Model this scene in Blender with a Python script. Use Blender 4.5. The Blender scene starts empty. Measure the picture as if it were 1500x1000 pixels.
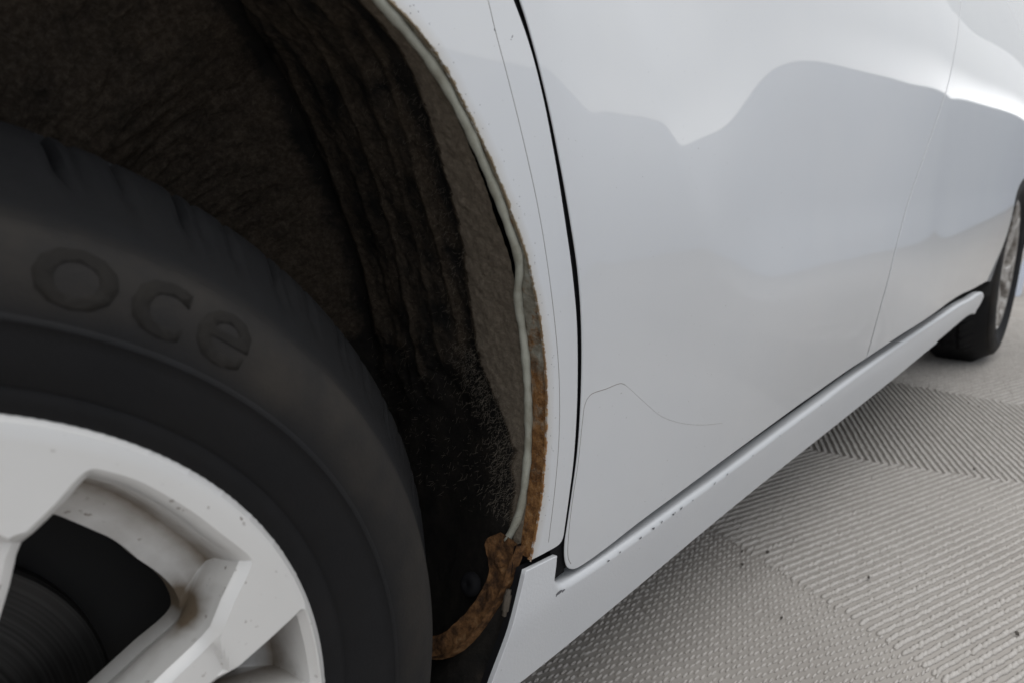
import bpy, bmesh, math, random
import numpy as np
from mathutils import Vector, Matrix, Euler
from mathutils.geometry import delaunay_2d_cdt
random.seed(4); rng = np.random.default_rng(7)
SC = bpy.context.scene
COL = SC.collection

# ------------------------------------------------------------------ camera, world, exposure
cam = bpy.data.objects.new('camera', bpy.data.cameras.new('camera')); COL.objects.link(cam)
YAW, PITCH, ROLL = math.radians(40.5747), math.radians(-13.1574), math.radians(-0.0631)
f = Vector((math.cos(PITCH)*math.cos(YAW), math.cos(PITCH)*math.sin(YAW), math.sin(PITCH)))
r = f.cross(Vector((0, 0, 1))).normalized(); u = r.cross(f)
r2 = r*math.cos(ROLL)+u*math.sin(ROLL); u2 = r2.cross(f)
M = Matrix((r2, u2, -f)).transposed().to_4x4(); M.translation = Vector((0.0008, -0.2917, 0.5706))
cam.matrix_world = M
cam.data.sensor_width = 36.0; cam.data.lens = 36.0*1045.7/1500
cam.data.clip_start = 0.01; cam.data.clip_end = 400
cam.data.dof.use_dof = True; cam.data.dof.focus_distance = 0.58; cam.data.dof.aperture_fstop = 8.0
SC.camera = cam
SC.view_settings.view_transform = 'Standard'; SC.view_settings.look = 'None'
SC.view_settings.exposure = -0.35; SC.view_settings.gamma = 1.0
SC.render.engine = 'CYCLES'
SC.cycles.max_bounces = 8; SC.cycles.diffuse_bounces = 4; SC.cycles.glossy_bounces = 4

w = bpy.data.worlds.new('World'); SC.world = w; w.use_nodes = True
bg = w.node_tree.nodes['Background']; bg.inputs['Color'].default_value = (0.95, 0.975, 1.0, 1); bg.inputs['Strength'].default_value = 0.90

# added, unseen long area light above the low side wall, brightest along its lower edge: it draws the bright band in the paint
la = bpy.data.lights.new('side_fill_light', 'AREA'); la.shape = 'RECTANGLE'; la.size = 80; la.size_y = 2.6; la.energy = math.pi*80*2.6
lo_ = bpy.data.objects.new('side_fill_light', la); COL.objects.link(lo_); lo_.location = (34, -1.99, 1.55+1.305); lo_.rotation_euler = (math.radians(90), 0, 0)
la.use_nodes = True; lt = la.node_tree; em = lt.nodes['Emission']
geo_ = lt.nodes.new('ShaderNodeNewGeometry'); sx = lt.nodes.new('ShaderNodeSeparateXYZ'); lt.links.new(geo_.outputs['Parametric'], sx.inputs[0])
mr = lt.nodes.new('ShaderNodeMapRange'); mr.interpolation_type = 'SMOOTHSTEP'; lt.links.new(sx.outputs[1], mr.inputs[0])
mr.inputs[1].default_value = 0; mr.inputs[2].default_value = .30; mr.inputs[3].default_value = 1.; mr.inputs[4].default_value = 0.
mx = lt.nodes.new('ShaderNodeMapRange'); mx.interpolation_type = 'SMOOTHSTEP'; lt.links.new(sx.outputs[0], mx.inputs[0])      # ramped up along x to shape the glow in the paint
mx.inputs[1].default_value = (.40*24-6+6)/80; mx.inputs[2].default_value = (.75*24)/80; mx.inputs[3].default_value = .42; mx.inputs[4].default_value = 1.5
mm = lt.nodes.new('ShaderNodeMath'); mm.operation = 'MULTIPLY_ADD'; lt.links.new(mr.outputs[0], mm.inputs[0]); lt.links.new(mx.outputs[0], mm.inputs[1]); mm.inputs[2].default_value = .36
lt.links.new(mm.outputs[0], em.inputs['Strength'])

lb = bpy.data.lights.new('overhead_fill_light', 'AREA'); lb.shape = 'RECTANGLE'; lb.size = 9; lb.size_y = 5.0; lb.energy = 260  # unseen area light, added to brighten floor, sill and rim chamfers
lbo = bpy.data.objects.new('overhead_fill_light', lb); COL.objects.link(lbo); lbo.location = (1.0, .2, 3.4)

# ------------------------------------------------------------------ material helpers
def mat(name, col=(.5, .5, .5), rough=.5, metal=0., coat=0., spec=.5, coat_rough=.03):
    m = bpy.data.materials.new(name); m.use_nodes = True
    b = m.node_tree.nodes['Principled BSDF']
    b.inputs['Base Color'].default_value = (*col, 1); b.inputs['Roughness'].default_value = rough
    b.inputs['Metallic'].default_value = metal; b.inputs['Coat Weight'].default_value = coat
    b.inputs['Coat Roughness'].default_value = coat_rough; b.inputs['Specular IOR Level'].default_value = spec
    return m
class NT:
    def __init__(s, m): s.t = m.node_tree; s.b = s.t.nodes['Principled BSDF']
    def n(s, kind, **kw):
        o = s.t.nodes.new('ShaderNode'+kind)
        for k, v in kw.items():
            if k.startswith('_'): setattr(o, k[1:], v)
            else:
                key = k.replace('__', ' ')
                o.inputs[int(key[1:]) if key[0] == 'i' and key[1:].isdigit() else key].default_value = v
        return o
    def l(s, a, b): s.t.links.new(a, b)
    def coord(s): return s.n('TexCoord').outputs['Object']
    def noise(s, scale, detail=4., rough=.55, vec=None, dist=0.):
        o = s.n('TexNoise', Scale=scale, Detail=detail, Roughness=rough, Distortion=dist)
        s.l(vec if vec is not None else s.coord(), o.inputs['Vector']); return o.outputs['Fac']
    def ramp(s, fac, stops):
        o = s.n('ValToRGB'); e = o.color_ramp.elements
        while len(e) < len(stops): e.new(.5)
        for k, (p, c) in enumerate(stops):
            e[k].position = p; e[k].color = (*c, 1) if len(c) == 3 else c
        s.l(fac, o.inputs['Fac']); return o.outputs['Color']
    def math(s, op, a, b=None, clamp=False):
        o = s.n('Math', _operation=op, _use_clamp=clamp)
        for k, v in enumerate((a, b)):
            if v is None: continue
            if isinstance(v, (int, float)): o.inputs[k].default_value = v
            else: s.l(v, o.inputs[k])
        return o.outputs[0]
    def mix(s, fac, a, b):
        o = s.n('Mix', _data_type='RGBA')
        for k, v in ((0, fac), (6, a), (7, b)):
            if isinstance(v, (int, float)): o.inputs[k].default_value = v
            elif isinstance(v, tuple): o.inputs[k].default_value = (*v, 1)
            else: s.l(v, o.inputs[k])
        return o.outputs[2]
    def attr(s, name): return s.n('Attribute', _attribute_name=name).outputs['Fac']
    def bump(s, h, dist, strength=1.):
        o = s.n('Bump', Strength=strength, Distance=dist); s.l(h, o.inputs['Height']); s.l(o.outputs[0], s.b.inputs['Normal'])
    def maprange(s, v, a, b, c=0., d=1.):
        o = s.n('MapRange'); s.l(v, o.inputs[0])
        for k, x in zip((1, 2, 3, 4), (a, b, c, d)): o.inputs[k].default_value = x
        return o.outputs[0]
    def set(s, name, sock): s.l(sock, s.b.inputs[name])

PAINTCOL = (.57, .575, .58)
def paint(name, dirt_edge=False):
    m = mat(name, PAINTCOL, .55, 0, 1.0, .35, .026); t = NT(m)
    n1 = t.noise(9, 3); col = t.mix(t.maprange(n1, .3, .75), (.530, .541, .556), (.550, .557, .566))
    sp = t.noise(420, 2, .5); speck = t.maprange(sp, .745, .78)
    col = t.mix(t.math('MULTIPLY', speck, .55), col, (.12, .10, .08))
    if dirt_edge:
        e = t.attr('edge'); nz = t.noise(230, 6, .75); nb = t.noise(28, 3)
        lim = t.math('ADD', t.math('MULTIPLY', nz, .0074), -.0029)
        rust = t.maprange(t.math('SUBTRACT', e, lim), -.0004, .0004, 1, 0)
        zz = t.n('SeparateXYZ'); t.l(t.coord(), zz.inputs[0])
        col_r = t.ramp(t.noise(140, 4), [(.3, (.13, .06, .022)), (.55, (.26, .13, .045)), (.8, (.38, .27, .15))])
        col_r = t.mix(t.maprange(zz.outputs[2], .40, .50, 0, .85), col_r, (.20, .165, .11))
        dust = t.maprange(t.math('SUBTRACT', e, t.math('MULTIPLY', nb, .008)), -.003, .005, .45, 0)
        col = t.mix(dust, col, (.36, .32, .25))
        col = t.mix(rust, col, col_r)
        t.set('Coat Weight', t.math('SUBTRACT', 1, rust))
    t.set('Base Color', col)
    return m
M_PAINT = paint('white_paint'); M_FENDER = paint('white_paint_rust_edge', True)
M_BLACK = mat('black_rubber_and_shade', (.005, .005, .006), .8, spec=.15)
M_DARK = mat('dark_underseal', (.02, .019, .018), .85)
M_LINE = mat('film_edge_grime', (.16, .14, .12), .6)
M_CHIP = mat('bare_metal_chip', (.10, .10, .11), .6)

# ------------------------------------------------------------------ mesh helpers
def link(name, me, m, parent=None, smooth=True, **props):
    o = bpy.data.objects.new(name, me); COL.objects.link(o)
    if m: me.materials.append(m)
    if smooth: me.polygons.foreach_set('use_smooth', [True]*len(me.polygons))
    if parent: o.parent = parent
    for k, v in props.items(): o[k] = v
    return o
def mesh(name, V, Fc):
    me = bpy.data.meshes.new(name); me.from_pydata([tuple(map(float, v)) for v in V], [], [tuple(map(int, q)) for q in Fc]); me.update(); return me
def gridfaces(nu, nv, off=0, closed_u=False):
    Fc = []
    for i in range(nu if closed_u else nu-1):
        for j in range(nv-1):
            a = off+i*nv+j; b = off+((i+1) % nu)*nv+j
            Fc.append((a, b, b+1, a+1))
    return Fc
def fix_normals(me):
    bm = bmesh.new(); bm.from_mesh(me); bmesh.ops.recalc_face_normals(bm, faces=bm.faces); bm.to_mesh(me); bm.free()
def cat(pts, step):
    """Catmull-Rom through pts, resampled at about `step`."""
    P = np.array(pts, float); out = []
    for i in range(len(P)-1):
        p0 = P[max(i-1, 0)]; p1 = P[i]; p2 = P[i+1]; p3 = P[min(i+2, len(P)-1)]
        d01, d12, d23 = (max(np.linalg.norm(b-a), 1e-6)**.5 for a, b in ((p0, p1), (p1, p2), (p2, p3)))
        m1 = (p2-p1)+d12*((p1-p0)/d01-(p2-p0)/(d01+d12)) if i > 0 else (p2-p1)
        m2 = (p2-p1)+d12*((p3-p2)/d23-(p3-p1)/(d12+d23)) if i+2 < len(P) else (p2-p1)
        n = max(1, int(np.linalg.norm(p2-p1)/step))
        for k in range(n):
            t = k/n
            out.append((2*t**3-3*t**2+1)*p1+(t**3-2*t**2+t)*m1+(-2*t**3+3*t**2)*p2+(t**3-t**2)*m2)
    out.append(P[-1]); return np.array(out)
def line(a, b, step):
    a, b = np.array(a, float), np.array(b, float); n = max(1, int(np.linalg.norm(b-a)/step))
    return np.array([a+(b-a)*k/n for k in range(n+1)])
def join(*segs):
    out = []
    for s in segs:
        for p in s:
            if not out or np.linalg.norm(np.array(p)-out[-1]) > 1e-4: out.append(np.array(p, float))
    if np.linalg.norm(out[0]-out[-1]) < 1e-4: out.pop()
    return np.array(out)
def area2(P): x, y = P[:, 0], P[:, 1]; return .5*np.sum(x*np.roll(y, -1)-np.roll(x, -1)*y)
def inside(Q, P):
    x, y = Q[:, 0], Q[:, 1]; r = np.zeros(len(Q), bool)
    for (x1, y1), (x2, y2) in zip(P, np.roll(P, -1, 0)):
        if y1 == y2: continue
        c = ((y1 > y) != (y2 > y)) & (x < (x2-x1)*(y-y1)/(y2-y1)+x1); r ^= c
    return r
def mindist(Q, P):
    d = np.full(len(Q), 9.)
    for k in range(0, len(Q), 4000):
        q = Q[k:k+4000]; d[k:k+4000] = np.sqrt(((q[:, None]-P[None])**2).sum(2)).min(1)
    return d
def poly_norm(P):
    a = P-np.roll(P, 1, 0); b = np.roll(P, -1, 0)-P
    a /= np.linalg.norm(a, axis=1)[:, None]; b /= np.linalg.norm(b, axis=1)[:, None]
    t = a+b; t /= np.maximum(np.linalg.norm(t, axis=1), 1e-6)[:, None]
    return np.stack([t[:, 1], -t[:, 0]], 1)      # outward for counter-clockwise outlines
def cdt(outline, pts, holes=()):
    loops = [outline]+list(holes); V = []; E = []
    for L in loops:
        o = len(V); V += [Vector(p) for p in L]; E += [(o+i, o+(i+1) % len(L)) for i in range(len(L))]
    V += [Vector(p) for p in pts]
    v, e, fc, ov, oe, of = delaunay_2d_cdt(V, E, [], 0, 1e-6)
    v = np.array([tuple(p) for p in v]); fc = np.array(fc)
    c = v[fc].mean(1); k = inside(c, outline)
    for h in holes: k &= ~inside(c, h)
    fc = fc[k]
    # counter-clockwise
    A = v[fc]; cr = (A[:, 1, 0]-A[:, 0, 0])*(A[:, 2, 1]-A[:, 0, 1])-(A[:, 1, 1]-A[:, 0, 1])*(A[:, 2, 0]-A[:, 0, 0])
    fc[cr < 0] = fc[cr < 0][:, ::-1]
    return v, fc
def panel(name, outline, surf, m, parent, step=.006, hem=.0018, depth=.013, scale=None, xcoarse=.95, extra=None, edge_to=None, tail=0., dark=True, step_in=0, **props):
    """Sheet-metal panel on the surface y = surf(x, z): fine grid, rounded hem, returned edge, exact normals."""
    P = outline if area2(outline) > 0 else outline[::-1]
    sc = np.ones(len(P)) if scale is None else np.array([scale(*p) for p in P])
    P = P-poly_norm(P)*(hem*sc)[:, None]
    lo, hi = P.min(0), P.max(0)
    gx = [lo[0]]
    while gx[-1] < hi[0]: gx.append(gx[-1]+(step if gx[-1] < xcoarse else step*3))
    X, Z = np.meshgrid(np.array(gx), np.arange(lo[1], hi[1], step)); Q = np.stack([X.ravel(), Z.ravel()], 1)
    Q = Q[inside(Q, P)]; Q = Q[mindist(Q, P) > step*.55]
    if extra is not None:
        E = extra[inside(extra, P)]; E = E[mindist(E, P) > .0006]
        Q = Q[mindist(Q, E) > step*.5]; Q = np.concatenate([Q, E])
    v, fc = cdt(P, Q)
    def nrm(p):
        e = 1e-4; a = (surf(p[:, 0]+e, p[:, 1])-surf(p[:, 0]-e, p[:, 1]))/(2*e); s = (surf(p[:, 0], p[:, 1]+e)-surf(p[:, 0], p[:, 1]-e))/(2*e)
        n = np.stack([a, -np.ones_like(a), s], 1); return n/np.linalg.norm(n, axis=1)[:, None]
    V3 = np.stack([v[:, 0], surf(v[:, 0], v[:, 1]), v[:, 1]], 1); N3 = nrm(v)
    # hem rings: match the outline by its position in v (cdt keeps the input order first)
    n = len(P); pn = poly_norm(P)
    rings = []; norms = []
    ysurf = surf(P[:, 0], P[:, 1]); nb = nrm(P); out3 = np.stack([pn[:, 0], np.zeros(n), pn[:, 1]], 1)
    for phi in (30, 60, 90):
        a = math.radians(phi); off = hem*sc*math.sin(a); dp = hem*sc*(1-math.cos(a))
        rings.append(np.stack([P[:, 0]+pn[:, 0]*off, ysurf+dp, P[:, 1]+pn[:, 1]*off], 1))
        q = nb*math.cos(a)+out3*math.sin(a); norms.append(q/np.linalg.norm(q, axis=1)[:, None])
    if step_in:
        rings.append(np.stack([P[:, 0]+pn[:, 0]*(hem*sc+tail*sc*.3), ysurf+hem*sc+step_in*np.clip(sc, .3, 1), P[:, 1]+pn[:, 1]*(hem*sc+tail*sc*.3)], 1)); norms.append(out3)
    off = hem*sc+tail*sc; rings.append(np.stack([P[:, 0]+pn[:, 0]*off, ysurf+hem*sc+depth*np.clip(sc, .3, 1), P[:, 1]+pn[:, 1]*off], 1)); norms.append(out3)
    V = [V3]; NN = [N3]; F = [tuple(q) for q in fc]; prev = list(range(n)); o = len(V3)
    for R_, Nn in zip(rings, norms):
        cur = list(range(o, o+n)); V.append(R_); NN.append(Nn)
        for i in range(n):
            j = (i+1) % n; F.append((prev[i], cur[i], cur[j], prev[j]))
        prev = cur; o += n
    V = np.concatenate(V); NN = np.concatenate(NN)
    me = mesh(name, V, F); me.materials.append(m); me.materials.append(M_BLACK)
    mi = np.zeros(len(F), np.int32); mi[len(F)-n:] = [1 if (dark(*p) if callable(dark) else dark) else 0 for p in P]; me.polygons.foreach_set('material_index', mi)  # returned edges blackened: shade of gaps and sill groove put into the colour
    me.polygons.foreach_set('use_smooth', [True]*len(me.polygons))
    me.normals_split_custom_set_from_vertices([tuple(x) for x in NN])
    if edge_to is not None:
        a = me.attributes.new('edge', 'FLOAT', 'POINT'); a.data.foreach_set('value', mindist(V[:, [0, 2]], edge_to).astype(np.float32))
    return link(name, me, None, parent, False, **props)
def tube(name, path, rad, m, parent, n=8, flat=None, **props):
    P = np.array(path, float); T = np.gradient(P, axis=0); T /= np.linalg.norm(T, axis=1)[:, None]
    up = np.array([.02, 1., .03]); V = []
    rad = np.full(len(P), rad) if np.isscalar(rad) else rad
    for p, t, rr in zip(P, T, rad):
        a = np.cross(t, up); a /= np.linalg.norm(a); b = np.cross(a, t)
        for k in range(n):
            an = 2*math.pi*k/n; V.append(p+rr*(math.cos(an)*a+math.sin(an)*b*(flat or 1)))
    o = len(V); V += [P[0], P[-1]]
    F = [(i*n+k, i*n+(k+1) % n, (i+1)*n+(k+1) % n, (i+1)*n+k) for i in range(len(P)-1) for k in range(n)]
    F += [(o, (k+1) % n, k) for k in range(n)]+[(o+1, (len(P)-1)*n+k, (len(P)-1)*n+(k+1) % n) for k in range(n)]
    return link(name, mesh(name, V, F), m, parent, True, **props)
def box(name, lo, hi, m, parent=None, **props):
    x0, y0, z0 = lo; x1, y1, z1 = hi
    V = [(x, y, z) for x in (x0, x1) for y in (y0, y1) for z in (z0, z1)]
    F = [(0, 1, 3, 2), (4, 6, 7, 5), (0, 4, 5, 1), (2, 3, 7, 6), (0, 2, 6, 4), (1, 5, 7, 3)]
    return link(name, mesh(name, V, F), m, parent, False, **props)
class VN:
    """Small value noise for vertex displacement."""
    def __init__(s, seed): s.g = np.random.default_rng(seed).random((64, 64))
    def one(s, x, y):
        i, j = np.floor(x).astype(int), np.floor(y).astype(int); a, b = x-i, y-j; a = a*a*(3-2*a); b = b*b*(3-2*b)
        g = s.g; I = i % 64; J = j % 64; I1 = (i+1) % 64; J1 = (j+1) % 64
        return (g[I, J]*(1-a)+g[I1, J]*a)*(1-b)+(g[I, J1]*(1-a)+g[I1, J1]*a)*b-.5
    def __call__(s, x, y, oct=4):
        r = 0; a = 1.
        for k in range(oct): r = r+a*s.one(x*2**k+7.3*k, y*2**k+3.1*k); a *= .5
        return r

# ------------------------------------------------------------------ the shape of the car's flank, y = F(x, z)
NK, U0, U1 = 44, .10, 1.0      # twist of the panels along the car, a uniform cubic B-spline in atan2(.29, x)
GK = np.array([-.2452,-.2132,-.1811,-.15,-.1404,-.144,-.106,-.0824,-.0792,-.0758,-.0827,-.084,-.071,-.0446,-.0058,.0344,.0694,.0845,.0901,.0934,.0918,.0804,.0769,.0664,.0783,.0394,-.0105,-.0036,-.0078,-.0064,-.0077,-.0088,-.0111,-.0128,-.0142,-.0155,-.0164,-.0168,-.017,-.017,-.0169,-.0166,-.0164,-.0161])
def gspl(x):
    q = np.clip((np.arctan2(.29, np.maximum(x, .12))-U0)/(U1-U0)*(NK-3), 0, NK-3-1e-6); i = np.floor(q).astype(int); t = q-i
    return (GK[i]*(1-t)**3+GK[i+1]*(3*t**3-6*t*t+4)+GK[i+2]*(-3*t**3+3*t*t+3*t+1)+GK[i+3]*t**3)/6
def zref(x): return .655+.03*sstep(.80, 1.30, x)
CX = np.array([.445,.505,.532,.5515,.580,.619,.683,.78]); CZ = np.array([.78,.68,.613,.585,.545,.495,.455,.43])
def pch(x, X, Y):
    x = np.clip(x, X[0], X[-1]); h = np.diff(X); d = np.diff(Y)/h
    m = np.zeros_like(Y); m[1:-1] = np.where(d[:-1]*d[1:] > 0, 2*d[:-1]*d[1:]/(d[:-1]+d[1:]+1e-12), 0); m[0] = d[0]; m[-1] = d[-1]
    k = np.clip(np.searchsorted(X, x)-1, 0, len(X)-2); t = (x-X[k])/h[k]
    return Y[k]*(1+2*t)*(1-t)**2+h[k]*m[k]*t*(1-t)**2+Y[k+1]*t*t*(3-2*t)+h[k]*m[k+1]*t*t*(t-1)
def fold(x, z, m):
    d = (x-pch(z, CZ[::-1], CX[::-1]))*.75; e = .0022; ww = .10
    D = ww*(1-np.exp(-e*np.logaddexp(0, d/e)/ww))
    a = np.clip((z-.40)/.14, 0, 1); a = a*a*(3-2*a)
    return m*D*a*(1-sstep(.5, 1., z))
def sstep(a, b, x): t = np.clip((x-a)/(b-a), 0, 1); return t*t*(3-2*t)
def FS(x, z):
    x = np.asarray(x, float); z = np.asarray(z, float)
    k = sstep(.24, .50, z); k = k+(1-k)*sstep(.9, 1.6, x)
    b = -.05*sstep(.45, 1.45, x)*k+.42*(z-.5)**2*np.where(z < .5, .3, 1)
    b = b-.014*sstep(.22, .48, z)*sstep(1.2, 2.4, x)
    t = (z-zref(x))/.12; q = sstep(.72, 1.02, x); win = sstep(.30, .48, z); win = 1-(1-win)*(1-sstep(1.1, 1.9, x))
    return b+fold(x, z, .09)+gspl(x)*.12*win*(q*np.tanh(t)+(1-q)*t*np.exp(-t*t/1.6))
def SS(x, z):
    x = np.asarray(x, float); z = np.asarray(z, float)
    q = .25+.03*np.clip((x-.9)/1.2, 0, 1)-z; q = .5*(q+np.sqrt(q*q+.0001))
    return .004+.14*q-.045*sstep(.7, 1.9, x)

# ------------------------------------------------------------------ setting: floor, carpet weave, walls
M_CARPET = mat('grey_carpet_base', (.20, .188, .175), .95, spec=.1)
t = NT(M_CARPET); t.set('Base Color', t.ramp(t.noise(6, 5), [(.3, (.32, .296, .272)), (.7, (.38, .354, .326))]))
floor = box('floor', (-12, -12, -.06), (80, 14, -.004), M_CARPET, kind='structure', label='grey woven floor covering')
M_YARN = mat('grey_carpet_yarn', (.4, .385, .365), .9, spec=.15)
t = NT(M_YARN); a = t.attr('tone'); big = t.noise(2.2, 4, .6)
col = t.mix(a, (.42, .394, .364), (.50, .472, .442)); col = t.mix(t.maprange(big, .35, .7, 0, .35), col, (.42, .39, .355)); t.set('Base Color', col)
t.bump(t.noise(900, 2), .0006, .5)
def weave():
    """Herringbone bands of stitches; each stitch a small pill lying on the floor."""
    ring = 5; tv = []; 
    for s_, rr in ((-.62, .72), (0, 1.), (.62, .72)):
        for k in range(ring):
            a = 2*math.pi*k/ring+.3; tv.append((s_, rr*math.cos(a), rr*math.sin(a)))
    tv = [(-1, 0, 0)]+tv+[(1, 0, 0)]; tv = np.array(tv); tf = []
    for k in range(ring):
        j = (k+1) % ring; tf += [(0, 1+j, 1+k), (16, 11+k, 11+j)]
        for q in (0, 5): tf += [(1+q+k, 1+q+j, 6+q+j), (1+q+k, 6+q+j, 6+q+k)]
    tf = np.array(tf)
    s1 = lambda y: 1.533-.235*y+.32*(y*y)           # seams between the bands, x as a function of y
    s2 = lambda y: .975+.46*y-.1*y*y
    s3 = lambda y: 2.17+.05*y
    def zone(x, y): return np.where(x < s2(y), 0, np.where(x < s1(y), 1, np.where(x < s3(y), 2, 3)))
    spec = [  # row direction, row pitch, stitch pitch, stitch direction, half length, half width, height
        (-28, .0112, .0088, -6, .0060, .0016, .0026),
        (-20, .0130, .0060, -7, .0078, .0038, .0030),
        (26, .0134, .0110, 26, .0084, .0052, .0026),
        (-20, .0160, .0180, -20, .0115, .0056, .0028)]
    PX, PY, A, HL, HW, HH = [], [], [], [], [], []
    for zi, (rd, rp, sp, sd, hl, hw, hh) in enumerate(spec):
        d = math.radians(rd); ux, uy = math.cos(d), math.sin(d)
        I, J = np.meshgrid(np.arange(-300, 301), np.arange(-420, 421)); I = I.ravel(); J = J.ravel()
        a_ = J*sp+(0 if zi == 0 else (I % 2)*sp*.6)
        if zi == 0: a_ = a_+np.where(J % 2 == 0, .0009, -.0009)
        b_ = I*rp+(np.where(J % 2 == 0, .0009, -.0009) if zi == 0 else 0)+.0012*np.sin(a_*7)
        x = 1.4+a_*ux-b_*uy+rng.normal(0, .0004, len(I)); y = -.3+a_*uy+b_*ux+rng.normal(0, .0006, len(I))
        k = (zone(x, y) == zi) & (x > .25) & (x < 3.5) & (y > -1.15) & (y < .45) & (y > -1.0-.3*(x-.3)) & ((x > .45) | (y < .1))
        PX.append(x[k]); PY.append(y[k]); nn = k.sum()
        A.append(math.radians(sd)+rng.normal(0, .05, nn)); HL.append(hl*rng.uniform(.88, 1.12, nn)); HW.append(hw*rng.uniform(.88, 1.12, nn)); HH.append(hh*rng.uniform(.85, 1.1, nn))
    PX, PY, A, HL, HW, HH = map(np.concatenate, (PX, PY, A, HL, HW, HH)); n = len(PX)
    L = tv[None, :, 0]*HL[:, None]; W_ = tv[None, :, 1]*HW[:, None]; H = tv[None, :, 2]*HH[:, None]
    V = np.stack([PX[:, None]+L*np.cos(A)[:, None]-W_*np.sin(A)[:, None], PY[:, None]+L*np.sin(A)[:, None]+W_*np.cos(A)[:, None], H-.0035], 2).reshape(-1, 3)
    Fc = (tf[None]+17*np.arange(n)[:, None, None]).reshape(-1, 3)
    me = bpy.data.meshes.new('carpet_weave'); me.vertices.add(len(V)); me.vertices.foreach_set('co', V.astype(np.float32).ravel())
    me.loops.add(len(Fc)*3); me.loops.foreach_set('vertex_index', Fc.astype(np.int32).ravel())
    me.polygons.add(len(Fc)); me.polygons.foreach_set('loop_start', np.arange(0, len(Fc)*3, 3, dtype=np.int32)); me.polygons.foreach_set('use_smooth', np.ones(len(Fc), bool))
    me.update(calc_edges=True)
    at = me.attributes.new('tone', 'FLOAT', 'POINT'); at.data.foreach_set('value', np.repeat(rng.random(n), 17).astype(np.float32))
    link('carpet_weave', me, M_YARN, floor, False, kind='stuff', label='raised grey herringbone stitches of the floor covering')
    print('stitches', n)
weave()
def crumbs(spots):
    """Bits of dirt lying on the carpet."""
    V, Fc = [], []
    for x, y, sz in spots:
        k0 = len(V); n = 7
        for z, q in ((.0, .8), (.0018, 1.), (.0035, .5)):
            for k in range(n): a = 2*math.pi*k/n+z*90; rr = sz*q*random.uniform(.6, 1.2); V.append((x+1.6*rr*math.cos(a), y+rr*math.sin(a), z))
        for q in (0, n): Fc += [(k0+q+k, k0+q+(k+1) % n, k0+q+n+(k+1) % n, k0+q+n+k) for k in range(n)]
        Fc.append(tuple(k0+2*n+k for k in range(n)))
    link('dirt_crumbs', mesh('dirt_crumbs', V, Fc), mat('dark_dirt', (.07, .06, .05), .9), floor, False, kind='stuff')
crumbs([(1.02, .06, .0026), (.96, .075, .0022), (.996, .091, .0016), (1.045, -.079, .0022), (1.028, -.259, .0030), (.866, -.019, .0015)]+[(random.uniform(.6, 2.2), random.uniform(-.75, .1), random.uniform(.0010, .0022)) for _ in range(8)])
M_WALL = mat('pale_wall', (.62, .67, .76), .8, spec=.2)
box('side_wall', (-7, -2.12, -.004), (75, -2.0, 1.55), M_WALL, kind='structure', label='low pale wall beside the car')
box('far_wall', (4.15, .06, -.003), (4.25, 4, .34), M_WALL, kind='structure', label='low pale wall beyond the rear of the car')

# ------------------------------------------------------------------ the car
car = bpy.data.objects.new('parked_car', None); COL.objects.link(car); car.location = (0, 0, 0)
car['label'] = 'white car with rusty front wheel arch, alloy wheels and dirty arch liner'; car['category'] = 'car'

C0 = np.array([.05, .394]); W = 2.64
ARCH = [(.2578,.6567),(.2734,.6469),(.288,.6345),(.2983,.6219),(.3076,.6079),(.321,.5873),(.3335,.5662),(.3462,.5410),(.3571,.519),(.3648,.4971),(.3720,.4729),(.3769,.4482),(.3797,.4266),(.3812,.4006),(.3806,.3752),(.3795,.3579),(.3768,.3316),(.3728,.3146),(.3686,.2952)]
aa = np.array(ARCH); ath = np.degrees(np.arctan2(aa[:, 1]-C0[1], aa[:, 0]-C0[0])); arr = np.hypot(*(aa-C0).T)
o_ = np.argsort(ath); ATH = np.concatenate([[-60], ath[o_], [70, 200]]); ARR = np.concatenate([[.3335], arr[o_], [.336, .336]])
def archR(th): return np.interp(th, ATH, ARR)
def arch_pt(th, dr=0.): R_ = archR(th)+dr; return np.stack([C0[0]+R_*np.cos(np.radians(th)), C0[1]+R_*np.sin(np.radians(th))], -1)

GAPL = [(.13,1.15),(.235,.9),(.275,.82),(.315,.75),(.3430,.7),(.3583,.6738),(.3702,.6489),(.3800,.6186),(.3885,.5805),(.3968,.5369),(.4045,.5),(.4102,.47),(.4146,.435),(.4169,.40),(.4164,.36),(.4130,.33),(.4098,.306),(.4090,.300)]
GAPB = [(.4090,.3000),(.4075,.2962),(.404,.2938),(.3869,.2940),(.3680,.2956)]
GAPR = [(.137,1.15),(.243,.9),(.283,.82),(.323,.75),(.3500,.7),(.3644,.6748),(.3762,.6431),(.3852,.6118),(.3938,.573),(.4019,.5354),(.4094,.5029),(.4153,.4699),(.4196,.435),(.4217,.3988),(.4211,.3640),(.4175,.3352),(.4131,.305),(.4112,.2902),(.4130,.2760),(.4175,.2672),(.4265,.2616),(.4362,.2600),(.4703,.2600),(.5265,.2630),(.6155,.2655),(.7739,.2700),(.90,.2735),(1.0031,.2775),(1.1269,.2878),(1.1745,.2920)]
BGAP = [(1.1745,.2920),(1.1760,.3734),(1.1937,.445),(1.2480,.5243),(1.3295,.6182),(1.4023,.7004),(1.4493,.7651),(1.50,.828),(1.5535,.8894),(1.70,1.25)]
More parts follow.
